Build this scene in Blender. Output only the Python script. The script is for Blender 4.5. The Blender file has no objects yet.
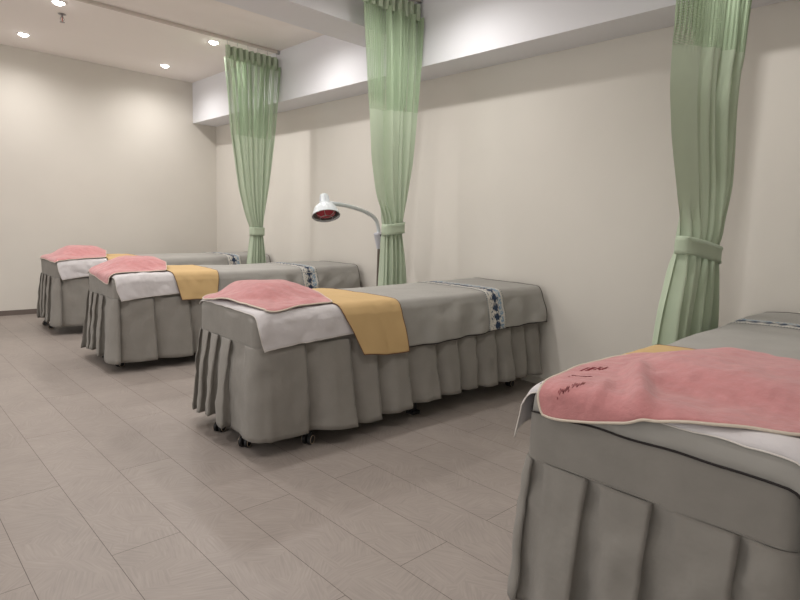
import bpy, math, random
from mathutils import Vector, Matrix, noise
C = bpy.context.scene.collection
PI = math.pi
S = 1.15                                   # camera height in metres
rnd = random.Random(7)

# ------------------------------------------------------------ helpers
def nz(x, y=0., z=0.):
    return noise.noise(Vector((x, y, z)))

def tag(o, label=None, cat=None, group=None, kind=None):
    if label: o['label'] = label
    if cat: o['category'] = cat
    if group: o['group'] = group
    if kind: o['kind'] = kind
    return o

def empty(name, loc=(0, 0, 0), rz=0.):
    o = bpy.data.objects.new(name, None); C.objects.link(o)
    o.empty_display_size = .1
    o.location = loc; o.rotation_euler = (0, 0, rz)
    return o

def mesh_obj(name, vs, fs, mat, parent=None, smooth=True, uv=None):
    me = bpy.data.meshes.new(name)
    me.from_pydata([tuple(v) for v in vs], [], fs)
    me.update()
    if smooth:
        me.polygons.foreach_set('use_smooth', [True] * len(me.polygons))
    if uv:
        l = me.uv_layers.new(name='UVMap')
        for lp in me.loops:
            l.data[lp.index].uv = uv[lp.vertex_index]
    me.materials.append(mat)
    o = bpy.data.objects.new(name, me); C.objects.link(o)
    if parent: o.parent = parent
    return o

class MB:
    """collects simple solids into one mesh"""
    def __init__(s): s.v = []; s.f = []
    def add(s, vs, fs):
        n = len(s.v); s.v += [tuple(v) for v in vs]; s.f += [tuple(i + n for i in f) for f in fs]
    def box(s, x0, x1, y0, y1, z0, z1):
        s.add([(x0,y0,z0),(x1,y0,z0),(x1,y1,z0),(x0,y1,z0),(x0,y0,z1),(x1,y0,z1),(x1,y1,z1),(x0,y1,z1)],
              [(0,3,2,1),(4,5,6,7),(0,1,5,4),(1,2,6,5),(2,3,7,6),(3,0,4,7)])
    def lathe(s, prof, n=24, mat=None, cap=True):
        vs = []; fs = []
        for r, z in prof:
            for k in range(n):
                a = 2*PI*k/n; v = Vector((r*math.cos(a), r*math.sin(a), z))
                vs.append(mat @ v if mat else v)
        for i in range(len(prof)-1):
            for k in range(n):
                k2 = (k+1) % n
                fs.append((i*n+k, i*n+k2, (i+1)*n+k2, (i+1)*n+k))
        if cap:
            fs.append(tuple(reversed(range(n)))); fs.append(tuple((len(prof)-1)*n+k for k in range(n)))
        s.add(vs, fs)
    def tube(s, pts, r, n=8, closed=False, cap=True):
        pts = [Vector(p) for p in pts]; N = len(pts); vs = []; fs = []
        up = Vector((0, 0, 1)); prev = None
        for i, p in enumerate(pts):
            if closed: d = pts[(i+1) % N] - pts[i-1]
            else: d = pts[min(i+1, N-1)] - pts[max(i-1, 0)]
            if d.length < 1e-9: d = Vector((1, 0, 0))
            d.normalize()
            if prev is None:
                a = d.cross(up)
                if a.length < .1: a = d.cross(Vector((1, 0, 0)))
            else:
                a = prev - d * prev.dot(d)
                if a.length < 1e-4: a = d.orthogonal()
            a.normalize(); b = d.cross(a); prev = a
            rr = r[i] if isinstance(r, (list, tuple)) else r
            for k in range(n):
                t = 2*PI*k/n; vs.append(p + a*(rr*math.cos(t)) + b*(rr*math.sin(t)))
        for i in range(N if closed else N-1):
            j = (i+1) % N
            for k in range(n):
                k2 = (k+1) % n; fs.append((i*n+k, j*n+k, j*n+k2, i*n+k2))
        if cap and not closed:
            fs.append(tuple(range(n))); fs.append(tuple(reversed([(N-1)*n+k for k in range(n)])))
        s.add(vs, fs)
    def build(s, name, mat, parent=None, smooth=True, bevel=0, autosm=True):
        o = mesh_obj(name, s.v, s.f, mat, parent, smooth)
        if bevel:
            b = o.modifiers.new('bevel', 'BEVEL'); b.width = bevel; b.segments = 2; b.limit_method = 'ANGLE'
        if smooth and autosm:
            try: o.data.set_sharp_from_angle(angle=math.radians(40))
            except Exception: pass
        return o

def grid_faces(nu, nv):
    return [(j*nu+i, j*nu+i+1, (j+1)*nu+i+1, (j+1)*nu+i) for j in range(nv-1) for i in range(nu-1)]

def sm(a, b, x):
    t = max(0., min(1., (x-a)/(b-a))); return t*t*(3-2*t)

def lerp_table(tab, v):
    if v <= tab[0][0]: return tab[0][1]
    for (a, x), (b, y) in zip(tab, tab[1:]):
        if v <= b:
            t = (v-a)/(b-a) if b > a else 0
            return x + (y-x)*t
    return tab[-1][1]

# ------------------------------------------------------------ materials
def mat(name, col, rough=.8, metal=0., spec=.3, mottle=0., mscale=6., bump=0., bscale=400., bump2=0., b2scale=20., sheen=0., emis=None, estr=0., trans=0.):
    m = bpy.data.materials.new(name); m.use_nodes = True
    nt = m.node_tree; N = nt.nodes; L = nt.links; b = N['Principled BSDF']
    b.inputs['Base Color'].default_value = (*col, 1); b.inputs['Roughness'].default_value = rough
    b.inputs['Metallic'].default_value = metal; b.inputs['Specular IOR Level'].default_value = spec
    if sheen:
        b.inputs['Sheen Weight'].default_value = sheen; b.inputs['Sheen Roughness'].default_value = .6
    if emis:
        b.inputs['Emission Color'].default_value = (*emis, 1); b.inputs['Emission Strength'].default_value = estr
    tc = N.new('ShaderNodeTexCoord')
    if mottle:
        n = N.new('ShaderNodeTexNoise'); n.inputs['Scale'].default_value = mscale; n.inputs['Detail'].default_value = 5
        L.new(tc.outputs['Object'], n.inputs['Vector'])
        r = N.new('ShaderNodeValToRGB'); r.color_ramp.elements[0].position = .3; r.color_ramp.elements[1].position = .7
        r.color_ramp.elements[0].color = (*[c*(1-mottle) for c in col], 1)
        r.color_ramp.elements[1].color = (*[min(1, c*(1+mottle)) for c in col], 1)
        L.new(n.outputs['Fac'], r.inputs['Fac']); L.new(r.outputs['Color'], b.inputs['Base Color'])
    prev = None
    for st, sc, dist in ((bump, bscale, .001), (bump2, b2scale, .01)):
        if st:
            n = N.new('ShaderNodeTexNoise'); n.inputs['Scale'].default_value = sc; n.inputs['Detail'].default_value = 3
            L.new(tc.outputs['Object'], n.inputs['Vector'])
            bp = N.new('ShaderNodeBump'); bp.inputs['Strength'].default_value = st; bp.inputs['Distance'].default_value = dist
            L.new(n.outputs['Fac'], bp.inputs['Height'])
            if prev: L.new(prev.outputs['Normal'], bp.inputs['Normal'])
            prev = bp
    if prev: L.new(prev.outputs['Normal'], b.inputs['Normal'])
    if trans:
        tr = N.new('ShaderNodeBsdfTranslucent'); tr.inputs['Color'].default_value = (*col, 1)
        mx = N.new('ShaderNodeMixShader'); mx.inputs[0].default_value = trans
        L.new(b.outputs[0], mx.inputs[1]); L.new(tr.outputs[0], mx.inputs[2])
        L.new(mx.outputs[0], N['Material Output'].inputs['Surface'])
    return m

M = {}
M['wall'] = mat('wallpaper', (.70, .664, .607), .85, spec=.2, mottle=.012, mscale=3, bump=.25, bscale=260)
M['soffit'] = mat('soffit_paint', (.80, .80, .83), .85, spec=.2)
M['ceiling'] = mat('ceiling_paint', (.90, .85, .815), .9, spec=.15, mottle=.01, mscale=2)
M['base_dark'] = mat('baseboard_taupe', (.16, .13, .115), .6)
M['base_cream'] = mat('baseboard_cream', (.60, .55, .48), .6)
M['grey'] = mat('grey_cotton', (.245, .229, .206), .9, spec=.15, mottle=.05, mscale=9, bump=.5, bscale=900, bump2=.6, b2scale=12, sheen=.15)
M['grey_sheet'] = mat('grey_sheet_cotton', (.325, .312, .288), .85, spec=.2, mottle=.05, mscale=7, bump=.5, bscale=900, bump2=.5, b2scale=8, sheen=.15)
M['white'] = mat('white_cotton', (.60, .57, .575), .85, spec=.2, mottle=.03, mscale=14, bump=.3, bscale=700, bump2=.6, b2scale=18, sheen=.1)
M['yellow'] = mat('mustard_cloth', (.56, .385, .185), .75, spec=.25, mottle=.03, mscale=6, bump=.3, bscale=900, bump2=.12, b2scale=18)
M['pink'] = mat('pink_terry', (.50, .208, .208), .95, spec=.1, mottle=.07, mscale=30, bump=.9, bscale=420, bump2=.8, b2scale=20, sheen=.35)
M['cream_pipe'] = mat('cream_piping', (.62, .54, .45), .8)
M['white_pipe'] = mat('white_piping', (.66, .62, .58), .8)
M['black_pipe'] = mat('black_piping', (.02, .016, .016), .7)
M['brown_pipe'] = mat('brown_piping', (.16, .08, .05), .7)
M['black'] = mat('black_plastic', (.012, .012, .013), .45, spec=.4)
M['steel_dark'] = mat('dark_steel', (.03, .03, .032), .5, metal=.5)
M['tan'] = mat('tan_rubber', (.42, .33, .25), .6)
M['thread'] = mat('red_thread', (.27, .04, .05), .7)
M['green'] = mat('green_curtain_cloth', (.50, .585, .44), .85, spec=.15, mottle=.02, mscale=10, bump=.3, bscale=800, sheen=.15, trans=.12)
M['rail'] = mat('rail_white', (.62, .56, .50), .45, spec=.4)
M['lampwhite'] = mat('lamp_enamel', (.66, .70, .72), .3, spec=.5)
M['lampgrey'] = mat('lamp_grip', (.55, .55, .60), .45)
M['chrome'] = mat('chrome', (.45, .45, .45), .3, metal=1)
M['pole'] = mat('brown_steel_pole', (.17, .14, .12), .4, metal=.7)
M['redglass'] = mat('red_bulb_glass', (.42, .025, .045), .15, spec=.6)
M['reflector'] = mat('dark_reflector', (.10, .085, .085), .35, metal=.6)
M['led'] = mat('led_diffuser', (1, 1, 1), .5, emis=(1, .97, .93), estr=22)
M['ledframe'] = mat('downlight_rim', (.8, .78, .76), .4)
M['sprink'] = mat('sprinkler_metal', (.35, .33, .33), .35, metal=.9)
M['sprinkred'] = mat('sprinkler_red_bulb', (.5, .08, .05), .2)

def floor_mat():
    m = bpy.data.materials.new('floor_vinyl_tiles'); m.use_nodes = True
    nt = m.node_tree; N = nt.nodes; L = nt.links; b = N['Principled BSDF']
    tc = N.new('ShaderNodeTexCoord'); sp = N.new('ShaderNodeSeparateXYZ'); L.new(tc.outputs['Object'], sp.inputs[0])
    ax = N.new('ShaderNodeMath'); ax.operation = 'ADD'; ax.inputs[1].default_value = .078; L.new(sp.outputs['Y'], ax.inputs[0])
    ay = N.new('ShaderNodeMath'); ay.operation = 'ADD'; ay.inputs[1].default_value = -.0943+.2369*40; L.new(sp.outputs['X'], ay.inputs[0])
    axx = N.new('ShaderNodeMath'); axx.operation = 'ADD'; axx.inputs[1].default_value = 1.3685*10; L.new(ax.outputs[0], axx.inputs[0])
    cb = N.new('ShaderNodeCombineXYZ'); L.new(axx.outputs[0], cb.inputs[0]); L.new(ay.outputs[0], cb.inputs[1])
    br = N.new('ShaderNodeTexBrick'); L.new(cb.outputs[0], br.inputs['Vector'])
    br.offset = .5; br.offset_frequency = 2; br.squash = 1
    br.inputs['Scale'].default_value = 1; br.inputs['Brick Width'].default_value = 1.3685; br.inputs['Row Height'].default_value = .2369
    br.inputs['Mortar Size'].default_value = .0011; br.inputs['Mortar Smooth'].default_value = 0.2
    br.inputs['Color1'].default_value = (.300, .260, .234, 1); br.inputs['Color2'].default_value = (.318, .276, .249, 1)
    br.inputs['Mortar'].default_value = (.08, .06, .05, 1)
    # brushed strokes: cells of short streaks, each cell turned its own way
    vo = N.new('ShaderNodeTexVoronoi'); vo.inputs['Scale'].default_value = 8.5; vo.inputs['Randomness'].default_value = .9
    L.new(tc.outputs['Object'], vo.inputs['Vector'])
    sc = N.new('ShaderNodeSeparateColor'); L.new(vo.outputs['Color'], sc.inputs[0])
    an = N.new('ShaderNodeMath'); an.operation = 'MULTIPLY'; an.inputs[1].default_value = 3.14; L.new(sc.outputs[0], an.inputs[0])
    vr = N.new('ShaderNodeVectorRotate'); vr.rotation_type = 'Z_AXIS'; L.new(tc.outputs['Object'], vr.inputs['Vector']); L.new(an.outputs[0], vr.inputs['Angle'])
    mp = N.new('ShaderNodeMapping'); mp.inputs['Scale'].default_value = (9, 130, 1); L.new(vr.outputs[0], mp.inputs['Vector'])
    n1 = N.new('ShaderNodeTexNoise'); n1.inputs['Scale'].default_value = 1; n1.inputs['Detail'].default_value = 3; n1.inputs['Distortion'].default_value = .6
    L.new(mp.outputs[0], n1.inputs['Vector'])
    n2 = N.new('ShaderNodeTexNoise'); n2.inputs['Scale'].default_value = 3.2; n2.inputs['Detail'].default_value = 4; n2.inputs['Distortion'].default_value = 1.2
    L.new(tc.outputs['Object'], n2.inputs['Vector'])
    r1 = N.new('ShaderNodeMapRange'); r1.inputs['From Min'].default_value = .3; r1.inputs['From Max'].default_value = .75
    r1.inputs['To Min'].default_value = .91; r1.inputs['To Max'].default_value = 1.12; L.new(n1.outputs['Fac'], r1.inputs['Value'])
    r2 = N.new('ShaderNodeMapRange'); r2.inputs['From Min'].default_value = .3; r2.inputs['From Max'].default_value = .7
    r2.inputs['To Min'].default_value = .95; r2.inputs['To Max'].default_value = 1.05; L.new(n2.outputs['Fac'], r2.inputs['Value'])
    mm = N.new('ShaderNodeMath'); mm.operation = 'MULTIPLY'; L.new(r1.outputs[0], mm.inputs[0]); L.new(r2.outputs[0], mm.inputs[1])
    vm = N.new('ShaderNodeVectorMath'); vm.operation = 'SCALE'; L.new(br.outputs['Color'], vm.inputs[0]); L.new(mm.outputs[0], vm.inputs['Scale'])
    L.new(vm.outputs[0], b.inputs['Base Color'])
    b.inputs['Roughness'].default_value = .38; b.inputs['Specular IOR Level'].default_value = .32
    bp = N.new('ShaderNodeBump'); bp.inputs['Strength'].default_value = .25; bp.inputs['Distance'].default_value = .001
    L.new(n1.outputs['Fac'], bp.inputs['Height']); L.new(bp.outputs['Normal'], b.inputs['Normal'])
    return m
M['floor'] = floor_mat()

def net_mat():
    """open mesh cloth: real little holes laid out on the cloth's own UV (metres)"""
    m = bpy.data.materials.new('green_net'); m.use_nodes = True
    nt = m.node_tree; N = nt.nodes; L = nt.links; b = N['Principled BSDF']
    b.inputs['Base Color'].default_value = (.40, .51, .345, 1); b.inputs['Roughness'].default_value = .9
    uv = N.new('ShaderNodeUVMap'); sp = N.new('ShaderNodeSeparateXYZ'); L.new(uv.outputs[0], sp.inputs[0])
    def cell(out, period, width):
        d = N.new('ShaderNodeMath'); d.operation = 'DIVIDE'; d.inputs[1].default_value = period; L.new(out, d.inputs[0])
        f = N.new('ShaderNodeMath'); f.operation = 'FRACT'; L.new(d.outputs[0], f.inputs[0])
        g = N.new('ShaderNodeMath'); g.operation = 'LESS_THAN'; g.inputs[1].default_value = width; L.new(f.outputs[0], g.inputs[0])
        return g
    a = cell(sp.outputs[0], .0095, .54); c = cell(sp.outputs[1], .011, .42)
    mx = N.new('ShaderNodeMath'); mx.operation = 'MAXIMUM'; L.new(a.outputs[0], mx.inputs[0]); L.new(c.outputs[0], mx.inputs[1])
    tr = N.new('ShaderNodeBsdfTransparent'); ms = N.new('ShaderNodeMixShader')
    L.new(mx.outputs[0], ms.inputs[0]); L.new(tr.outputs[0], ms.inputs[1]); L.new(b.outputs[0], ms.inputs[2])
    L.new(ms.outputs[0], N['Material Output'].inputs['Surface'])
    return m
M['net'] = net_mat()

def band_mat():
    """woven runner: cream cloth, dark blue zigzag in the middle, pale blue specks, stitched edges (UV: u across 0-1, v along in metres)"""
    m = bpy.data.materials.new('blue_white_woven_band'); m.use_nodes = True
    nt = m.node_tree; N = nt.nodes; L = nt.links; b = N['Principled BSDF']; b.inputs['Roughness'].default_value = .85
    uv = N.new('ShaderNodeUVMap'); sp = N.new('ShaderNodeSeparateXYZ'); L.new(uv.outputs[0], sp.inputs[0])
    def M2(op, a, bb=None, c=None):
        n = N.new('ShaderNodeMath'); n.operation = op
        for i, q in enumerate((a, bb, c)):
            if q is None: continue
            if isinstance(q, (int, float)): n.inputs[i].default_value = q
            else: L.new(q, n.inputs[i])
        return n.outputs[0]
    U, V = sp.outputs[0], sp.outputs[1]
    tri = M2('PINGPONG', V, .030)                      # 0..0.022
    cn = M2('MULTIPLY', tri, 5.2)                      # 0..0.143
    nzn = N.new('ShaderNodeTexNoise'); nzn.inputs['Scale'].default_value = 38; nzn.inputs['Detail'].default_value = 2
    L.new(uv.outputs[0], nzn.inputs['Vector'])
    wob = M2('MULTIPLY', M2('SUBTRACT', nzn.outputs['Fac'], .5), .55)
    dist = M2('ABSOLUTE', M2('SUBTRACT', U, .47))
    zig = M2('LESS_THAN', M2('ADD', dist, wob), M2('ADD', cn, .035))
    def mix(f, c1, c2):
        n = N.new('ShaderNodeMix'); n.data_type = 'RGBA'
        L.new(f, n.inputs[0])
        for i, q in ((6, c1), (7, c2)):
            if isinstance(q, tuple): n.inputs[i].default_value = (*q, 1)
            else: L.new(q, n.inputs[i])
        return n.outputs[2]
    n3 = N.new('ShaderNodeTexNoise'); n3.inputs['Scale'].default_value = 60; n3.inputs['Detail'].default_value = 1
    mp = N.new('ShaderNodeMapping'); mp.inputs['Scale'].default_value = (.25, 1, 1); L.new(uv.outputs[0], mp.inputs[0]); L.new(mp.outputs[0], n3.inputs['Vector'])
    right = M2('MULTIPLY', M2('GREATER_THAN', U, .63), M2('LESS_THAN', U, .86))
    pale = M2('MULTIPLY', right, M2('GREATER_THAN', n3.outputs['Fac'], .47))
    left = M2('MULTIPLY', M2('GREATER_THAN', U, .14), M2('LESS_THAN', U, .30))
    spk = M2('MULTIPLY', left, M2('GREATER_THAN', n3.outputs['Fac'], .58))
    c = mix(pale, (.58, .55, .50), (.20, .30, .40))
    c = mix(spk, c, (.10, .13, .17))
    c = mix(zig, c, (.018, .035, .075))
    edge = M2('MAXIMUM', M2('LESS_THAN', U, .055), M2('GREATER_THAN', U, .945))
    st = M2('MULTIPLY', edge, M2('LESS_THAN', M2('PINGPONG', V, .006), .0032))
    c = mix(st, c, (.06, .09, .12))
    L.new(c, b.inputs['Base Color'])
    return m
M['band'] = band_mat()

# ------------------------------------------------------------ the room (metres)
XW, YB, ZC = 3.694, 7.633, 2.931
XL, YF = -2.3, -2.3
def slab(name, x0, x1, y0, y1, z0, z1, m):
    b = MB(); b.box(x0, x1, y0, y1, z0, z1); o = b.build(name, m, None, smooth=False)
    return tag(o, kind='structure')
slab('floor', XL-.1, XW+.1, YF-.1, YB+.1, -.1, 0, M['floor'])
slab('ceiling', XL-.1, XW+.1, YF-.1, YB+.1, ZC, ZC+.1, M['ceiling'])
slab('wall_right', XW, XW+.1, YF, YB, 0, ZC, M['wall'])
slab('wall_back', XL, XW+.1, YB, YB+.1, 0, ZC, M['wall'])
slab('wall_front', XL-.1, XW+.1, YF-.1, YF, 0, ZC, M['wall'])
XS, ZS = 3.368, 2.4125
slab('trim_1', XS, XW, YF, YB, ZS, ZC, M['soffit'])                  # boxed soffit along the right wall
slab('trim_2', XL, XS, 3.545, 3.93, 2.643, ZC, M['soffit'])            # beam across the ceiling
slab('baseboard_back', XL, XW-.012, YB-.012, YB, 0, .056, M['base_dark'])
slab('baseboard_right', XW-.012, XW, YF, YB-.012, 0, .05, M['base_cream'])

# ------------------------------------------------------------ massage beds
HW, R0, BL = .340, .035, 2.265        # half width, edge radius, length
def top_z(x, t=0.):
    return .726 + .022*sm(.9, 2.2, x) - .012*max(0., 1-x/.25)**2 - .01*(abs(t)/HW)**4

def drape(a, s, off, hang=None, seed=0., flare=.03, rip=.0, headr=.04, hflare=.0):
    """cloth coordinate (a along the bed, s across it) -> point on / over the bed, offset outwards"""
    t0 = HW-R0; sg = 1 if s >= 0 else -1; q = abs(s)
    dx = 0.; x = a
    if a < headr:
        ph = (headr-a)/headr
        if ph <= PI/2: x = headr-(headr+off)*math.sin(ph); dx = -(headr)*(1-math.cos(ph))
        else:
            e = a - headr + headr*PI/2
            x = -off + e*hflare - .0; dx = -headr + e
            x = -off - abs(e)*.12
    tz = top_z(max(a, 0), min(q, HW))
    if q <= t0:
        return Vector((x, s, tz+dx+off))
    th = (q-t0)/R0
    if th <= PI/2:
        return Vector((x, sg*(t0+(R0+off)*math.sin(th)), tz+dx-R0+(R0+off)*math.cos(th)))
    h = q-t0-R0*PI/2
    rp = rip*sm(0, .12, h)*(.9+.5*math.sin(a*17+seed)+.6*math.sin(a*31+seed*2.3)+1.2*nz(a*5, seed, h*2))
    return Vector((x, sg*(HW+off+.006+flare*h+max(rp, -.004)), tz+dx-R0-h))

def s_for(z_hem, x=1.):
    """cloth coordinate whose hang ends at height z_hem"""
    return HW-R0+R0*PI/2+(top_z(x)-R0-z_hem)

def outline(nu, nv):
    return list(range(nu)) + [j*nu+nu-1 for j in range(1, nv)] + [(nv-1)*nu+i for i in range(nu-2, -1, -1)] + [j*nu for j in range(nv-2, 0, -1)]

def cloth(name, fn, nu, nv, m, root, pipe=None, pr=.003, thick=.0022, uv=None, pipe_label=None):
    """cloth = own top-level mesh placed at the bed's frame; piping is its child"""
    vs = [fn(i/(nu-1), j/(nv-1)) for j in range(nv) for i in range(nu)]
    o = mesh_obj(name, vs, grid_faces(nu, nv), m, None, True, uv)
    so = o.modifiers.new('thickness', 'SOLIDIFY'); so.thickness = thick; so.offset = 0
    o.matrix_world = root
    if pipe:
        b = MB(); b.tube([vs[k] for k in outline(nu, nv)], pr, 6, closed=True)
        p = b.build('piping', pipe, o, autosm=False)
        if pipe_label: p['label'] = pipe_label
    return o

def rrect(hx0, hx1, hy, r, n_edge):
    """plan outline of the bed from foot-far corner, along the far side, the head, the near side (counted points)"""
    pts = []
    def seg(p, q, n):
        for i in range(n):
            k = i/n; pts.append((p[0]+(q[0]-p[0])*k, p[1]+(q[1]-p[1])*k))
    def arc(cx, cy, a0, a1, n):
        for i in range(n):
            a = a0+(a1-a0)*i/n; pts.append((cx+r*math.cos(a), cy+r*math.sin(a)))
    seg((hx1-r, hy), (hx0+r, hy), n_edge); arc(hx0+r, hy-r, PI/2, PI, 8)
    seg((hx0, hy-r), (hx0, -hy+r), n_edge//3); arc(hx0+r, -hy+r, PI, 1.5*PI, 8)
    seg((hx0+r, -hy), (hx1-r, -hy), n_edge); arc(hx1-r, -hy+r, 1.5*PI, 2*PI, 8)
    seg((hx1, -hy+r), (hx1, hy-r), n_edge//3); arc(hx1-r, hy-r, 0, PI/2, 8)
    return pts

def make_cover(seed, SEAM):
    base = rrect(0, BL, HW, .05, 60); n = len(base); vs = []; fs = []
    rows = [(0, SEAM-.004), (0, .58), (0, .62), (0, .66), (0, .685)]
    for k in range(1, 6):
        a = k/5*PI/2; rows.append((R0*(1-math.cos(a)), None, a))
    rows += [(.06, 1), (.11, 1), (.17, 1), (.23, 1), (.28, 1), (.31, 1)]
    cx = BL/2
    for r in rows:
        ins = r[0]
        for (x, y) in base:
            # inset toward the long axis
            ax = min(max(x, .32), BL-.32); d = Vector((x-ax, y)); L = max(d.length, 1e-6)
            f = max(0., 1-ins/L); px, py = ax+d.x*f, d.y*f
            tz = top_z(px, py)
            if len(r) == 3: z = tz-R0+R0*math.sin(r[2])
            elif r[1] == 1: z = tz-.007*sm(.06, .2, px)
            else:
                z = r[1]; w = .005*nz(x*7, y*7, z*3+seed); px += (w if x < .3 else 0)*-1; py += math.copysign(max(w, -.002), y)
            vs.append((px, py, min(z, tz)))
    m = len(rows)
    for j in range(m-1):
        for i in range(n):
            i2 = (i+1) % n; fs.append((j*n+i, j*n+i2, (j+1)*n+i2, (j+1)*n+i))
    fs.append(tuple((m-1)*n+i for i in range(n)))
    return vs, fs

def make_skirt(seed, near_pl=None, head_pl=None, hem=.072, SEAM=.548):
    """pleated valance: knife pleats that open towards the hem; walks far side -> head -> near side"""
    r = random.Random(seed)
    rr = .05
    L_side = BL-2*rr; A = PI/2*rr; L_head = 2*(HW-rr)
    segs = [L_side, A, L_head, A, L_side]
    tot = sum(segs)
    def plan(s):
        s = max(0, min(tot, s))
        if s <= L_side: return Vector((BL-rr-s, HW)), Vector((0, 1))
        s -= L_side
        if s <= A:
            a = PI/2+s/rr; return Vector((rr+rr*math.cos(a), HW-rr+rr*math.sin(a))), Vector((math.cos(a), math.sin(a)))
        s -= A
        if s <= L_head: return Vector((0, HW-rr-s)), Vector((-1, 0))
        s -= L_head
        if s <= A:
            a = PI+s/rr; return Vector((rr+rr*math.cos(a), -HW+rr+rr*math.sin(a))), Vector((math.cos(a), math.sin(a)))
        s -= A
        return Vector((rr+s, -HW)), Vector((0, -1))
    # pleat boundaries
    cuts = [0.]
    while cuts[-1] < L_side-.12: cuts.append(cuts[-1]+r.uniform(.15, .22))
    h0 = L_side+A
    amps = {}
    for p in (head_pl or [-.01, .10, .22, .37]):
        if isinstance(p, tuple): amps[h0+p[0]] = p[1]; p = p[0]
        cuts.append(h0+p)
    n0 = L_side+A+L_head+A-rr
    for x in (near_pl or [.03, (.27, .5), .54, .72, .94, 1.18, 1.37, 1.54, 1.73, 1.90, 2.06]):
        if isinstance(x, tuple): amps[n0+x[0]] = x[1]; x = x[0]
        cuts.append(n0+x)
    cuts = sorted(c for c in cuts if c < tot-.05) + [tot]
    cols = []                     # (s, depth 0..1, panel index)
    for k in range(len(cuts)-1):
        a, b = cuts[k], cuts[k+1]; w = b-a
        amp = r.uniform(.8, 1.25)*amps.get(b, 1.)
        nst = max(8, int(w/.014))
        for i in range(nst+1):
            f = i/nst
            cols.append((a+w*f, amp*(-.35+1.35*sm(0, .62, f)), k, f))
        cols.append((b-.006, amp*.75, k, 1)); cols.append((b-.016, amp*.35, k, 1)); cols.append((b-.012, -.3*amp, k, 1))
    rowsz = [0, .02, .05, .09, .14, .2, .27, .35, .44, .54, .65, .76, .87, .94, 1.]
    vs = []
    for v in rowsz:
        open_ = v**.95
        for (s, d, k, f) in cols:
            p, nrm = plan(s); p2, nrm2 = plan(s+.02)
            nn = (nrm+nrm2+plan(s-.02)[1]); nn.normalize()
            head = L_side < s < L_side+A+L_head+A
            far = s < L_side
            dep = (.004+(.030 if far else (.040 if head else .058))*open_)*d - (.016*math.exp(-((v-.10)/.09)**2) if d < .1 else 0)
            bil = .020*open_*nz(s*4.2, v*1.5, seed)+.007*open_*nz(s*13, v*3, seed+5)+.009*sm(.0, .3, v)*nz(s*11+v*5, v*5-s*6, seed+9)+.007*sm(0, .2, v)*abs(nz(s*20-v*9, v*7, seed+19))
            q = p+nn*(.001+dep+max(bil, -.016)+(.014 if head and hem > .065 else .022)*v**.45)
            if q.x > BL+.02: q.x = BL+.02
            zz = SEAM-(SEAM-hem)*v
            zz += sm(.5, 1, v)*(.036*sm(n0+.6, n0+1.25, s)+.014*nz(s*3, seed+3, 0)+.036*max(0, 1-abs(s-(h0+.20))/.20))
            vs.append((q.x, q.y, zz))
    return vs, grid_faces(len(cols), len(rowsz))

def make_caster(parent, x, t, rz, first=[None]):
    def build():
        c = MB(); c.box(-.006, .006, -.02, .02, .026, .07)
        c.tube([(0, 0, .03), (0, 0, .115)], .008, 10)
        co = c.build('caster', M['black'], None, bevel=.002)
        for sy in (-1, 1):
            w = MB(); R = Matrix.Translation((.0, .016*sy, .028)) @ Matrix.Rotation(PI/2, 4, 'X')
            w.lathe([(.012, -.009), (.024, -.009), (.028, -.005), (.028, .005), (.024, .009), (.012, .009)], 20, R)
            wo = w.build('wheel', M['black'], co)
            t_ = MB(); pts = [(.0225*math.cos(a), (.0265)*sy, .028+.0225*math.sin(a)) for a in [2*PI*k/20 for k in range(20)]]
            t_.tube(pts, .0015, 6, closed=True); 
            vs0 = len(wo.data.vertices)
            ri = t_.build('wheel_rim', M['tan'], co)
        return co
    if first[0] is None:
        o = first[0] = build()
    else:
        o = first[0].copy(); C.objects.link(o)
        for ch in first[0].children:
            c = ch.copy(); C.objects.link(c); c.parent = o
    o.parent = parent; o.location = (x, t, 0); o.rotation_euler = (0, 0, rz)
    return o

def make_bed(loc, rz, label, seed, casters, near_pl=None, head_pl=None, hem=.072, SEAM=.548):
    root = empty('massage_bed', loc, rz)
    tag(root, label, 'massage bed', 'skirted massage beds along the right wall')
    vs, fs = make_cover(seed, SEAM); mesh_obj('bed_cover', vs, fs, M['grey'], root)
    vs, fs = make_skirt(seed, near_pl, head_pl, hem, SEAM)
    sk = mesh_obj('skirt', vs, fs, M['grey'], root); so = sk.modifiers.new('thickness', 'SOLIDIFY'); so.thickness = .002; so.offset = -1
    b = MB(); base = rrect(0, BL, HW+.001, .05, 40); b.tube([(x, y, SEAM+.002) for x, y in base], .0022, 6, closed=True)
    b.build('seam_piping', M['grey'], root, autosm=False)
    f = MB()
    for t in (-.24, .24): f.box(.05, BL-.05, t-.02, t+.02, .13, .17)
    for x in (.06, 1.1, 2.15): f.box(x-.02, x+.02, -.24, .24, .13, .17)
    f.box(.03, BL-.03, -.28, .28, .46, .50)
    f.build('bed_frame', M['steel_dark'], root, smooth=False)
    for x in (.06, 2.15):
        for t in (-.24, .24):
            l = MB(); l.box(x-.018, x+.018, t-.018, t+.018, .165, .47); l.build('leg', M['steel_dark'], root, smooth=False)
    for t in (-.27, .27):
        l = MB(); l.box(1.07, 1.13, t-.03, t+.03, 0, .02); l.box(1.085, 1.115, t-.015, t+.015, .02, .47)
        l.build('leg', M['steel_dark'], root, smooth=False)
    for (x, t, a) in casters:
        make_caster(root, x, t, a)
        br = MB(); br.box(min(x, .06 if x < 1 else 2.15)-.012, max(x, .06 if x < 1 else 2.15)+.012, t-.012, t+.012, .112, .135)
        br.build('caster_bracket', M['steel_dark'], root, smooth=False)
    return root

beds = []
def u2m(y0, y1): return (y0+y1)/2*S
BX = 1.38
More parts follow.
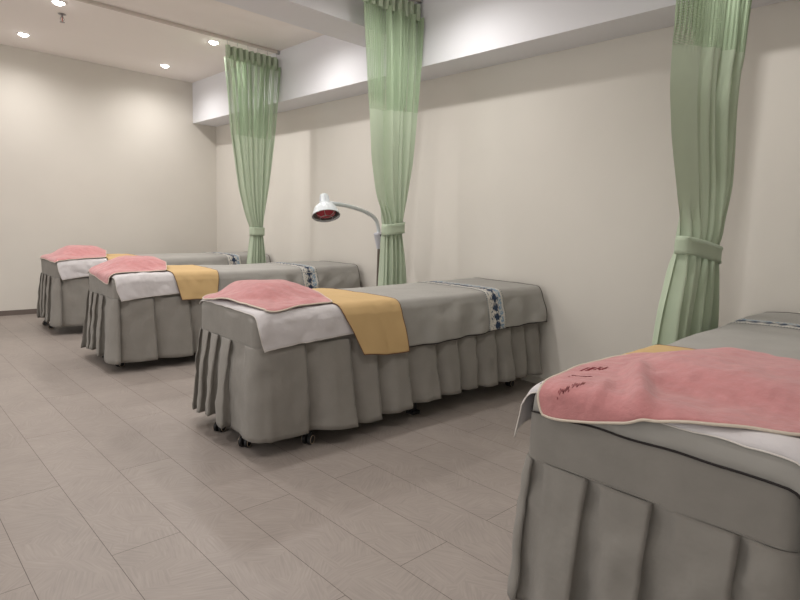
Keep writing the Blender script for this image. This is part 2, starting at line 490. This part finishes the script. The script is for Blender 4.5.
# name key: (loc y, rot, ...)  far .. near
specs = [
  dict(y=6.47, rz=0, seed=11, cast=[(.01, .27, -.3), (.01, .05, -.2), (2.1, -.24, 0), (2.1, .24, 0), (.3, -.25, .4)], who='farthest', hem=.085, dx=-.01),
  dict(y=4.75, rz=0, seed=23, cast=[(.07, .15, .5), (.07, -.17, .3), (2.1, -.24, 0), (2.1, .24, 0)], who='second', hem=.075, dx=-.03),
  dict(y=2.722, rz=-math.radians(2.2), seed=37, cast=[(.02, .12, .55), (.03, -.16, .6), (.31, -.315, .5), (2.1, -.24, 0), (2.1, .24, 0)], who='third', hem=.085, dx=-.02, np=[(.27, .35), .54, .72, .94, 1.18, 1.37, 1.54, 1.73, 1.90, 2.06]),
  dict(y=.555, rz=0, seed=53, cast=[(.07, .14, .6), (.07, -.14, .3), (2.1, -.24, 0), (2.1, .24, 0)], who='near', hem=.06, seam=.502, dx=-.01, hp=[(-.01, .35),  .16, .33, .52]),
]
bed_labels = {
 'farthest': 'grey skirted massage bed farthest away, beside the back wall',
 'second': 'grey skirted massage bed second from the back wall, between the two farthest green curtains',
 'third': 'grey skirted massage bed in the middle, its whole long side visible',
 'near': 'grey skirted massage bed closest to the camera, cut off by the right edge'}
where = {
 'farthest': 'on the farthest bed by the back wall',
 'second': 'on the second bed from the back wall',
 'third': 'on the middle bed',
 'near': 'on the closest bed at lower right'}

# pink towel height field: towel lies over a raised face cushion
def bump_fn(cx, ct, rx, rx2, rt, h, k0=.30):
    def f(x, t):
        r = (abs((x-cx)/(rx if x < cx else rx2))**2.6+abs((t-ct)/rt)**2.6)**(1/2.6)
        return h*(1-sm(k0, 1.08, r))
    return f

towel_cfg = {
 # corners: (x,t) head-far, foot-far, foot-near, head-near
 'farthest': dict(c=[(-.01, .29), (.62, .29), (.44, -.31), (-.02, -.335)], b=bump_fn(.27, .06, .24, .40, .28, .085)),
 'second':   dict(c=[(-.01, .27), (.60, .27), (.40, -.28), (-.07, -.27)], b=bump_fn(.25, .06, .23, .38, .27, .085)),
 'third':    dict(c=[(-.005, .30), (.64, .27), (.47, -.30), (.05, -.335)], b=bump_fn(.23, .08, .20, .38, .27, .076)),
 'near':     dict(c=[(-.095, .29), (.50, .31), (1.0, -.34), (.07, -.345)], b=bump_fn(.40, -.12, .25, .34, .34, .058, .5)),
}
towel_surface = {}
for sp in specs:
    who = sp['who']; seed = sp['seed']
    bx = BX+sp.get('dx', 0)
    root = make_bed((bx, sp['y'], 0), sp['rz'], bed_labels[who], seed, sp['cast'], sp.get('np'), sp.get('hp'), sp['hem'], sp.get('seam', .548))
    MW = Matrix.Translation((bx, sp['y'], 0)) @ Matrix.Rotation(sp['rz'], 4, 'Z')
    # ---- grey sheet with black piping and the woven band
    a0 = -.055 if who == 'near' else .72
    sE = s_for(.475)
    def fsheet(u, v, lo0=a0, a0=a0, seed=seed, off=.0035, lo=None, hi=None):
        lo = a0 if lo is None else lo; hi = (BL+.006) if hi is None else hi
        a = lo+(hi-lo)*u; ext = sE+.010*math.sin(a*2.4+seed)
        if lo0 < 0: ext = .312+(ext-.312)*sm(.2, .6, a) if v > .5 else ext
        s = (2*v-1)*ext
        p = drape(a, s, off, seed=seed, flare=.11+.13*sm(1.95, 2.26, a)*(1 if s < 0 else .2), rip=.014*sm(.93, 1.1, a))
        w = .0022*max(0, nz(a*9+s*5, s*4, seed))+.012*abs(nz(a*2.5+s*5, s*1.5, seed+4))**1.6
        hh = max(0, abs(s)-HW); p.y += (1 if s > 0 else -1)*.030*sm(0, .12, hh)*sm(.93, 1.1, a)*abs(nz(a*4.5+hh*7, hh*2, seed+14))
        p.z += w
        return p
    nu, nv = 110, 90
    sh = cloth('bed_sheet', fsheet, nu, nv, M['grey_sheet'], MW, M['black_pipe'], .0034)
    tag(sh, 'grey sheet with blue-white woven band ' + where[who], 'bed sheet', 'grey sheets on the massage beds')
    b0 = {'farthest': 1.72, 'second': 1.60, 'third': 1.65, 'near': 1.69}[who]
    nb, mb = 12, 120
    bv = []; buv = []
    for j in range(mb):
        for i in range(nb):
            bv.append(fsheet(i/(nb-1), j/(mb-1), off=.0062, lo=b0, hi=b0+.17)); buv.append((i/(nb-1), j/(mb-1)*2*sE))
    bo = mesh_obj('woven_band', bv, grid_faces(nb, mb), M['band'], sh, True, buv)
    bo['label'] = 'cream woven band with dark blue zigzag and pale blue specks'
    sB = bo.modifiers.new('thickness', 'SOLIDIFY'); sB.thickness = .0015; sB.offset = 1
    # ---- white towel
    sW = s_for(.585, .3)
    aw0 = .0 if who == 'near' else .004
    def fwhite(u, v, seed=seed, aw0=aw0, who=who):
        s = -sW+(sW+(sW-.045 if who == 'near' else HW-R0+.02))*v; q = max(0, abs(s)-HW)
        aw1 = {'farthest': .44, 'second': .50, 'third': .58, 'near': .5}[who]-.06*sm(.26, .40, abs(s))*0
        a = aw0+(aw1-aw0)*u + (1-u)*(.03*sm(0, .15, q) if who != 'near' else 0)
        if who == 'near' and s > 0: a -= (1-u)*.02*sm(0, .15, q)
        sx = s*(1+(.07*(1-u)*sm(.25, .4, abs(s))))
        p = drape(a, sx, .0075, seed=seed+3, flare=.05 if who != 'near' else .10, rip=.004)
        p.z += .009*abs(nz(a*11, s*9, seed+8))*(1-sm(.6, .8, u))
        if abs(s) > HW: p.y += (1 if s > 0 else -1)*.016*abs(nz(a*11+s*6, s*9, seed+18))*(1-sm(.65, .85, u))
        return p
    w = cloth('white_towel', fwhite, 50, 84, M['white'], MW, M['white_pipe'], .0022)
    tag(w, 'white cotton towel under the pink towel ' + where[who], 'towel', 'white towels on the massage beds')
    # ---- mustard towel
    sY = s_for(.458 if who == 'third' else .52, .7)
    xl = {'farthest': (.43, .45, .40), 'second': (.47, .42, .44), 'third': (.605, .46, .46), 'near': (.6, .46, .45)}[who]
    xr = {'farthest': (.76, .80, .82), 'second': (.76, .80, .84), 'third': (.925, .885, .80), 'near': (.9, .84, .83)}[who]
    def fyel(u, v, seed=seed, xl=xl, xr=xr, sY=sY):
        s = (2*v-1)*sY
        tb = lambda c: lerp_table([(-sY, c[0]), (-.30, c[1]), (.30, c[2]), (sY, c[2]+.02)], s)
        a = tb(xl)+(tb(xr)-tb(xl))*u
        sx = s*(1+.02*math.sin(u*3+seed)*sm(.3, .5, abs(s)))
        p = drape(a, sx, .0140, seed=seed+6, flare=.16, rip=.004)
        p.z += .006*abs(nz(a*7, s*6, seed+2))
        if abs(s) > HW: p.y += (1 if s > 0 else -1)*.010*abs(nz(a*9+s*4, s*5, seed+28))
        return p
    y = cloth('mustard_towel', fyel, 40, 110, M['yellow'], MW, M['brown_pipe'], .0024)
    tag(y, 'mustard cloth laid next to the pink towel ' + where[who], 'towel', 'mustard cloths across the massage beds')
    # ---- pink towel
    cfg = towel_cfg[who]; cc = cfg['c']; bf = cfg['b']
    def fxt(u, v, cc=cc):
        U, V = 2*u-1, 2*v-1
        k = .16 if cc[0][0] < -.05 else .10
        U2 = U*math.sqrt(1-k*V**8*.9); V2 = V*math.sqrt(1-k*U**8*.9)
        uu, vv = (U2+1)/2, (V2+1)/2
        x = (cc[0][0]*(1-uu)+cc[1][0]*uu)*(1-vv)+(cc[3][0]*(1-uu)+cc[2][0]*uu)*vv
        t = (cc[0][1]*(1-uu)+cc[1][1]*uu)*(1-vv)+(cc[3][1]*(1-uu)+cc[2][1]*uu)*vv
        return x, t
    def fpink(u, v, cc=cc, bf=bf, seed=seed, who=who, up=0.):
        x, t = fxt(u, v, cc)
        p = drape(x, t, .0195+up, seed=seed, flare=.10, rip=0)
        h = bf(x, t)
        e = min(u, 1-u, v, 1-v)
        ridge = 0
        # creases radiating from the cushion to the corners
        ang = math.atan2(t-.02, x-.3)
        rad = math.hypot(x-.3, t-.02)
        ridge = .008*max(0, math.sin(ang*7+seed)+.3)*sm(.15, .3, rad)*sm(0, .12, e+.03)
        w = .012*nz(x*6, t*6, seed)+.006*nz(x*17+t*5, t*15, seed+1)
        edge_lift = .010*max(0, nz(x*7+2, t*7, seed+11))*(1-sm(0, .12, e))
        if who == 'third': p.z += .016*math.exp(-((v-.42)/.22)**2)*(1-sm(0, .16, u))
        p.z += h + max(-.002, w*sm(0, .1, e+.02)) + ridge + edge_lift
        if who == 'near':      # long soft folds running from the head edge up to the cushion
            d = (t-.02)-(.50*(x-.02))
            p.z += .030*math.exp(-(d/.028)**2)*sm(-.05, .05, x)*(1-sm(.22, .38, x))
            d2 = (t-.13)-(.25*(x-.02))
            p.z += .012*math.exp(-(d2/.018)**2)*sm(-.04, .02, x)*(1-sm(.06, .16, x))
        return p
    pk = cloth('pink_towel', fpink, 76, 76, M['pink'], MW, M['cream_pipe'], .0042 if who in ('near', 'third') else .0032, thick=.004)
    tag(pk, 'pink terry towel with cream piped edge ' + where[who], 'towel', 'pink towels at the heads of the beds')
    towel_surface[who] = (fpink, fxt, pk)

# ------------------------------------------------------------ embroidery on the closest pink towel
fp, fxt_n, pk = towel_surface['near']
def on_towel(x, t):
    u, v = .3, .2
    for _ in range(80):
        a, b = fxt_n(u, v); u += (x-a)/.75*.6; v += -(t-b)/.62*.8
        u = max(.01, min(.99, u)); v = max(.01, min(.99, v))
    return fp(u, v, up=.0026)
def emb(kinds, x0, t0, dx, dt, w, h, r, name, label):
    """one stitched row: glyphs step by (dx, dt); each is w wide across the bed and h long along it"""
    b = MB()
    for i, k in enumerate(kinds):
        f = i-(len(kinds)-1)/2
        for st in GLYPH[k]:
            pts = [on_towel(x0+dx*f+(.5-py)*-h+px*w*.9, t0+dt*f-px*w) for px, py in st]
            b.tube(pts, r, 5)
    o = b.build(name, M['thread'], pk, autosm=False); o['label'] = label
GLYPH = {'a': [[(0,.05),(0,.95)],[(-.5,.6),(.5,.6)],[(0,.6),(-.45,.15)],[(0,.6),(.45,.15)],[(-.25,.3),(.25,.3)]],
     'b': [[(-.4,.1),(-.4,.9)],[(.4,.1),(.4,.9)],[(-.4,.15),(.4,.15)],[(-.4,.5),(.4,.5)],[(0,.1),(0,.9)]],
     'c': [[(-.4,.2),(.4,.2)],[(0,.2),(0,.9)],[(-.4,.9),(.4,.9)],[(.3,.4),(.3,.7)]],
     'd': [[(-.1,.1),(-.1,.9)],[(.25,.1),(.25,.9)],[(-.1,.5),(.25,.5)]],
     's': [[(-.5,.6),(-.3,.3),(-.1,.7),(.1,.35),(.3,.65),(.5,.4)]],
     't': [[(-.5,.7),(-.35,.2),(-.3,.8),(0,.4),(.2,.7),(.5,.5)]]}
emb('dbca', .215, .250, .0155, -.0125, .0085, .060, .0010, 'embroidered_lettering', 'dark red stitched characters')
emb('tsst', .100, .228, .013, -.010, .010, .05, .0008, 'embroidered_script', 'thin red stitched script')
emb('tsts', .010, .205, .014, -.012, .011, .05, .0009, 'embroidered_signature', 'thin red stitched script nearest the corner')

# ------------------------------------------------------------ curtains
def make_curtain(y0u, yu, tabs, zs, z_top, z_net, nfold, flat, label, seed, tie, zbot, skew_net=0.):
    """tabs: (z, xl, xr) read at plane y0u; moved to plane yu (both in camera-height units)"""
    k = yu/y0u; y = yu*S
    T = sorted([(S+(z-S)*k, xl*k, xr*k) for z, xl, xr in tabs])
    XLt = [(a, b) for a, b, c in T]; XRt = [(a, c) for a, b, c in T]
    zt = S+(z_top-S)*k; zt = z_top; zn = S+(z_net-S)*k
    tz = S+(tie[0]-S)*k; th = .04
    root = empty('curtain', (3.1, y, 0)); tag(root, label, 'curtain', 'green curtains between the beds')
    def sx(f):
        xl = f
        return xl
    def P(u, z, ampf=1.):
        # smoothed silhouette
        xl = sum(lerp_table(XLt, z+d) for d in (-.05, -.025, 0, .025, .05))/5
        xr = sum(lerp_table(XRt, z+d) for d in (-.05, -.025, 0, .025, .05))/5
        if z > 2.38: xr = min(xr, XS-.012)
        g = math.exp(-((z-tz)/.35)**2)
        A = (.044-.012*g)*ampf
        w = u
        fl = (1-(1-sm(flat, flat+.08, u))*sm(tz-.02, tz+.25, z)) if flat else 1
        ph = 2*PI*nfold*w + .5*math.sin(3*u+seed) + .8*g*nz(u*4, z*1.2, seed)
        spread = 1+.15*nz(u*6, seed, 2)
        yy = A*fl*(math.sin(ph)+.35*math.sin(1.7*ph+seed+z*1.1)) + A*.5*(1-fl)*math.sin(u*9+seed)
        yy += .010*math.sin(ph*3.7+seed)*sm(zn-.02, zn+.12, z)+.006*math.sin(ph*2.6+z*2)*fl
        dxw = .020*fl*math.cos(ph)*(1-.6*g)*sm(0, .12, u)*(1-sm(.88, 1, u))
        # bunch towards the front in the middle of the tie
        yy *= 1-.35*math.exp(-((z-tz)/.06)**2)
        c = math.sin(PI*u)
        yy -= .02*g*c
        X = xl+(xr-xl)*u+dxw*spread
        if z > 2.38: X = min(X, XS-.008)
        return Vector((X-3.1, yy, z))
    def sheet(name, z0, z1, nz_, m, nu=260, uv=True, amp=1., wob=0.):
        vs = []; uvs = []
        for j in range(nz_):
            f = j/(nz_-1)
            for i in range(nu):
                u = i/(nu-1)
                lo = z0+(skew_net*u if name == 'net_panel' else 0); hi = z1+(skew_net*u if name == 'cloth_panel' else 0)
                z = lo+(hi-lo)*f
                vs.append(P(u, z, amp)); uvs.append((u*1.9, z))
        o = mesh_obj(name, vs, grid_faces(nu, nz_), m, root, True, uvs)
        return o
    lower = sheet('cloth_panel', zbot, zn, 120, M['green'])
    net = sheet('net_panel', zn, zt-.10, 40, M['net'])
    # pleated heading
    vs = []; nu = 12*8+1; xl = lerp_table(XLt, zt-.06); xr = min(lerp_table(XRt, zt-.06), XS-.012)
    npl = 9
    for j in range(6):
        z = zt-.125+.125*j/5
        for i in range(nu):
            u = i/(nu-1); f = (u*npl) % 1
            d = -.028 if f < .62 else .020
            f2 = f/.62 if f < .62 else (f-.62)/.38
            e = sm(0, .12, f2)*(1-sm(.88, 1, f2))
            yy = d*e + .004*nz(u*9, z*5, seed)
            vs.append((xl+(xr-xl)*u-3.1+.006*(zt-z)/.125*(math.sin(i)), yy-.004*(zt-z)/.125, z+.003*nz(u*12, seed, 0)))
    hd = mesh_obj('heading', vs, grid_faces(nu, 6), M['green'], root, False)
    so = hd.modifiers.new('t', 'SOLIDIFY'); so.thickness = .004; so.offset = 0
    for i in range(6):
        x = xl+(xr-xl)*(.03+.94*i/5)-3.1
        h = MB(); h.tube([(x, 0, zt-.02), (x, -.004, zt+.008), (x, 0, ZC-.0285)], .0022, 6); h.build('curtain_hook', M['chrome'], root)
    # tie band
    zl, zr = S+(tie[1]-S)*k, S+(tie[2]-S)*k
    xa = lerp_table(XLt, (zl+zr)/2)-.006; xb = lerp_table(XRt, (zl+zr)/2)+.008
    n = 48; bh = tie[3]; vs = []
    for lv in range(5):
        f = lv/4
        for i in range(n):
            a = 2*PI*i/n; c, s_ = math.cos(a), math.sin(a)
            px = (xa+xb)/2-3.1+(xb-xa)/2*math.copysign(abs(c)**.8, c); py = -.012+.052*math.copysign(abs(s_)**.7, s_)
            sl = (px+3.1-xa)/(xb-xa)
            zc = zl+(zr-zl)*sl
            vs.append((px, py+.003*math.sin(f*PI), zc+bh*(f-.5)))
    fs = []
    for lv in range(4):
        for i in range(n):
            i2 = (i+1) % n; fs.append((lv*n+i, lv*n+i2, (lv+1)*n+i2, (lv+1)*n+i))
    tb = mesh_obj('tie_back', vs, fs, M['green'], root, True); so = tb.modifiers.new('t', 'SOLIDIFY'); so.thickness = .005; so.offset = 1
    st = MB()
    for f in (.1, .9):
        st.tube([(vs[0+i][0], vs[i][1]*1.08+.0-.004*(1 if vs[i][1] < 0 else -1), vs[i][2]+bh*f) for i in range(n)], .0013, 5, closed=True)
    st.build('stitching', M['green'], tb, autosm=False)
    # rail
    r = empty('curtain_rail', (3.1, y, ZC))
    b = MB(); x0 = .55; b.box(x0-3.1, XS-3.1-.002, -.016, .016, -.028, -.001); b.build('track', M['rail'], r, smooth=False, bevel=.003)
    b = MB(); b.box(XS-3.1-.03, XS-3.1-.006, -.020, .020, -.036, -.001); b.build('end_bracket', M['chrome'], r, smooth=False, bevel=.002)
    return root, r

t1 = [(2.93, 2.800, 3.406), (2.747, 2.81, 3.407), (2.358, 2.852, 3.373), (2.016, 2.878, 3.345), (1.476, 2.96, 3.276), (1.19, 3.037, 3.229), (1.08, 3.085, 3.222), (1.0, 3.085, 3.222), (.742, 3.053, 3.255), (.2, 3.02, 3.29)]
c1, r1 = make_curtain(4.85, 4.85*.985, t1, None, ZC-.078, 2.018, 9, 0, 'green curtain farthest away, tied back behind the second massage bed', 1.3, (1.04, 1.04, 1.04, .085), .16)
tag(r1, 'white curtain rail on the ceiling above the farthest green curtain', 'curtain rail')
t2 = [(2.93, 2.76, 3.36), (2.76, 2.765, 3.37), (2.03, 2.842, 3.334), (1.64, 2.879, 3.307), (1.39, 2.934, 3.267), (1.19, 3.030, 3.230), (1.13, 3.037, 3.225), (1.08, 3.037, 3.225), (.89, 3.035, 3.265), (.7, 3.03, 3.29), (.2, 3.01, 3.32)]
c2, r2 = make_curtain(2.95, 2.95, t2, None, ZC-.060, 2.010, 7, .34, 'green curtain in the middle, tied back behind the third massage bed beside the heat lamp', 4.1, (1.13, 1.115, 1.14, .088), .16, .04)
tag(r2, 'white curtain rail above the middle green curtain', 'curtain rail')
t3 = [(2.93, 2.69, 3.55), (2.3, 2.70, 3.53), (2.08, 2.71, 3.537), (1.83, 2.726, 3.517), (1.60, 2.80, 3.545), (1.42, 2.891, 3.558), (1.21, 2.993, 3.482), (1.12, 2.985, 3.49), (1.04, 2.96, 3.465), (.77, 2.869, 3.521), (.64, 2.85, 3.53), (.2, 2.80, 3.57)]
c3, r3 = make_curtain(.97, .925, t3, None, ZC-.060, 2.0, 7, .28, 'green curtain nearest the camera, tied back behind the closest massage bed', 8.7, (1.08, 1.105, 1.045, .085), .16, .12)
tag(r3, 'white curtain rail above the nearest green curtain', 'curtain rail')

# ------------------------------------------------------------ infrared heat lamp on a stand
yl = 3.35*S
L0 = empty('heat_lamp', (2.955*S, yl, 0)); tag(L0, 'white infrared heat lamp with red bulb on a curved arm, behind the middle bed', 'lamp')
b = MB()
for k in range(5):
    a = 2*PI*k/5+.3; b.tube([(0, 0, .075), (.20*math.cos(a), .20*math.sin(a), .06)], [.018, .012], 8)
b.lathe([(.03, .06), (.03, .10), (.02, .12)], 16)
base = b.build('stand_base', M['black'], L0)
for k in range(5):
    a = 2*PI*k/5+.3; w = MB()
    R = Matrix.Translation((.20*math.cos(a), .20*math.sin(a), .025)) @ Matrix.Rotation(a, 4, 'Z') @ Matrix.Rotation(PI/2, 4, 'Y')
    w.lathe([(.012, -.012), (.025, -.010), (.025, .010), (.012, .012)], 16, R); w.tube([(.20*math.cos(a), .20*math.sin(a), .02), (.20*math.cos(a), .20*math.sin(a), .06)], .006, 6)
    w.build('caster', M['black'], base)
b = MB(); b.tube([(0, 0, .10), (0, 0, .98)], .012, 14); b.build('pole', M['pole'], L0)
b = MB(); b.tube([(0, 0, .94), (0, 0, .965), (-.004, 0, 1.04), (-.010, 0, 1.075), (-.012, 0, 1.085)], [.020, .024, .038, .042, .034], 14)
gr = b.build('grip', M['lampgrey'], L0)
b = MB(); b.tube([(-.012, -.036, 1.062), (-.012, -.046, 1.062)], .009, 12); kn = b.build('knob', M['black'], gr)
def wp(px, pz): return (px*S-L0.location.x, 0, (pz+1)*S)
arm = [(-.004, 0, 1.07), (-.012, 0, 1.13), (-.035, 0, 1.185), (-.08, 0, 1.225), (-.15, 0, 1.255), (-.24, 0, 1.280), (-.35, 0, 1.300), (-.47, 0, 1.312), (-.555, 0, 1.316)]
pts = []
for i in range(len(arm)-1):
    p0 = Vector(arm[max(i-1, 0)]); p1 = Vector(arm[i]); p2 = Vector(arm[i+1]); p3 = Vector(arm[min(i+2, len(arm)-1)])
    for k in range(5):
        t = k/5; pts.append(.5*((2*p1)+(-p0+p2)*t+(2*p0-5*p1+4*p2-p3)*t*t+(-p0+3*p1-3*p2+p3)*t**3))
pts.append(Vector(arm[-1]))
b = MB(); b.tube(pts, .017, 12); b.build('gooseneck_arm', M['lampwhite'], L0)
# head: axis points down, leaning to the left and towards the bed in front
HM = Matrix.Translation((-.60, 0, 1.312)) @ Matrix.Rotation(math.radians(10), 4, 'Y') @ Matrix.Rotation(math.radians(-24), 4, 'X')
b = MB(); b.lathe([(.026, .075), (.033, .074), (.036, .055), (.044, .0), (.047, -.012), (.068, -.020), (.088, -.040), (.102, -.075), (.112, -.112), (.108, -.112), (.097, -.075), (.080, -.040), (.05, -.03)], 36, HM, cap=True)
hd = b.build('lamp_shade', M['lampwhite'], L0)
b = MB()
for k in range(6):
    a = 2*PI*k/6; b.tube([HM @ Vector((.037*math.cos(a), .037*math.sin(a), .06)), HM @ Vector((.043*math.cos(a), .043*math.sin(a), .012))], .0035, 6)
b.build('cooling_fin', M['lampgrey'], hd)
b = MB(); b.lathe([(.104, -.102), (.090, -.085), (.05, -.07)], 36, HM, cap=False); b.build('reflector', M['reflector'], hd)
b = MB(); b.lathe([(.03, -.05), (.066, -.068), (.080, -.092), (.070, -.104), (.042, -.110), (.004, -.112)], 36, HM); b.build('bulb', M['redglass'], hd)
b = MB()
b.tube([HM @ Vector((.112*math.cos(2*PI*k/36), .112*math.sin(2*PI*k/36), -.113)) for k in range(36)], .0028, 6, closed=True)
b.tube([HM @ Vector((.05*math.cos(2*PI*k/24), .05*math.sin(2*PI*k/24), -.134)) for k in range(24)], .0018, 6, closed=True)
for k in range(8):
    a = 2*PI*k/8; b.tube([HM @ Vector((r_*math.cos(a), r_*math.sin(a), z_)) for r_, z_ in ((.112, -.113), (.085, -.128), (.05, -.134))], .0018, 6)
b.build('wire_guard', M['chrome'], hd)

# ------------------------------------------------------------ ceiling fittings
def downlight(x, y, label, power, first=[None]):
    if first[0] is None:
        o = empty('downlight', (x, y, ZC)); first[0] = o
        b = MB(); b.lathe([(.040, -.002), (.050, -.008), (.056, -.004), (.056, 0)], 32, cap=False); b.build('rim', M['ledframe'], o)
        b = MB(); b.lathe([(.002, -.026), (.022, -.023), (.036, -.014), (.042, -.002)], 32); b.build('diffuser', M['led'], o)
    else:
        o = first[0].copy(); C.objects.link(o); o.location = (x, y, ZC)
        for ch in first[0].children:
            if ch.type != 'MESH': continue
            c = ch.copy(); C.objects.link(c); c.parent = o
    tag(o, label, 'ceiling light', 'round downlights in the ceiling')
    ld = bpy.data.lights.new('downlight_beam', 'SPOT'); ld.energy = power; ld.color = (1, .97, .945)
    ld.spot_size = math.radians(165); ld.spot_blend = .9; ld.shadow_soft_size = .04
    lo = bpy.data.objects.new('downlight_beam', ld); C.objects.link(lo); lo.parent = o; lo.location = (0, 0, -.04)
    return o
P0 = 43
for x, y, lab, pw in [
    (1.36, 7.02, 'round downlight at the upper left, nearest the back wall', .8),
    (2.78, 7.05, 'round downlight between the back wall corner and the farthest curtain', .8),
    (1.38, 5.75, 'round downlight cut by the top edge beside the fire sprinkler', 1),
    (2.76, 5.74, 'round downlight beside the rail of the farthest curtain', 1),
    (1.38, 4.43, 'round downlight above the head of the second bed', 1),
    (2.76, 4.43, 'round downlight above the foot of the second bed', 1),
    (1.38, 2.80, 'round downlight above the head of the middle bed', .85),
    (2.76, 2.80, 'round downlight above the foot of the middle bed', 1),
    (1.38, .95, 'round downlight above the head of the closest bed', 1),
    (2.76, .95, 'round downlight above the foot of the closest bed', .7),
    (-.4, 5.2, 'added fill downlight over the aisle at the back, out of view', 1),  # aisle pair: unseen fill lights, added to brighten the foreground
    (-.4, 2.4, 'added fill downlight over the aisle in the middle, out of view', 1)]:
    downlight(x, y, lab, P0*pw)

sp_ = empty('fire_sprinkler', (1.284*S, 5.265*S, ZC)); tag(sp_, 'small metal fire sprinkler head with red bulb on the ceiling', 'sprinkler')
b = MB(); b.lathe([(.030, 0), (.034, -.004), (.020, -.010), (.012, -.012)], 24); b.build('escutcheon', M['sprink'], sp_)
b = MB(); b.lathe([(.011, -.010), (.011, -.028), (.008, -.030)], 16)
for sx_ in (-1, 1): b.tube([(.009*sx_, 0, -.028), (.017*sx_, 0, -.045), (.004*sx_, 0, -.068)], .0025, 6)
b.lathe([(.020, -.069), (.021, -.072), (.004, -.074)], 20); b.build('frame', M['sprink'], sp_)
b = MB(); b.lathe([(.003, -.030), (.004, -.045), (.003, -.067)], 12); b.build('glass_bulb', M['sprinkred'], sp_)

# ------------------------------------------------------------ world, camera, view
w = bpy.data.worlds.new('world'); bpy.context.scene.world = w; w.use_nodes = True
w.node_tree.nodes['Background'].inputs[0].default_value = (.9, .885, .86, 1)
w.node_tree.nodes['Background'].inputs[1].default_value = 1.2

cd = bpy.data.cameras.new('camera'); cam = bpy.data.objects.new('camera', cd); C.objects.link(cam)
f, yaw, pitch, roll = 571.41, math.radians(43.716), math.radians(-7.378), math.radians(1.971)
fw = Vector((math.cos(pitch)*math.sin(yaw), math.cos(pitch)*math.cos(yaw), math.sin(pitch)))
rt = Vector((math.cos(yaw), -math.sin(yaw), 0)); up = rt.cross(fw)
r2 = rt*math.cos(roll)+up*math.sin(roll); u2 = -rt*math.sin(roll)+up*math.cos(roll)
Mx = Matrix((r2, u2, -fw)).transposed().to_4x4(); Mx.translation = (0, 0, S)
cam.matrix_world = Mx
cd.sensor_fit = 'HORIZONTAL'; cd.sensor_width = 36; cd.lens = f*36/800; cd.clip_start = .02
sc = bpy.context.scene; sc.camera = cam
sc.view_settings.view_transform = 'Standard'; sc.view_settings.look = 'None'
sc.view_settings.gamma = 1; sc.view_settings.use_curve_mapping = False
sc.view_settings.exposure = 0.12
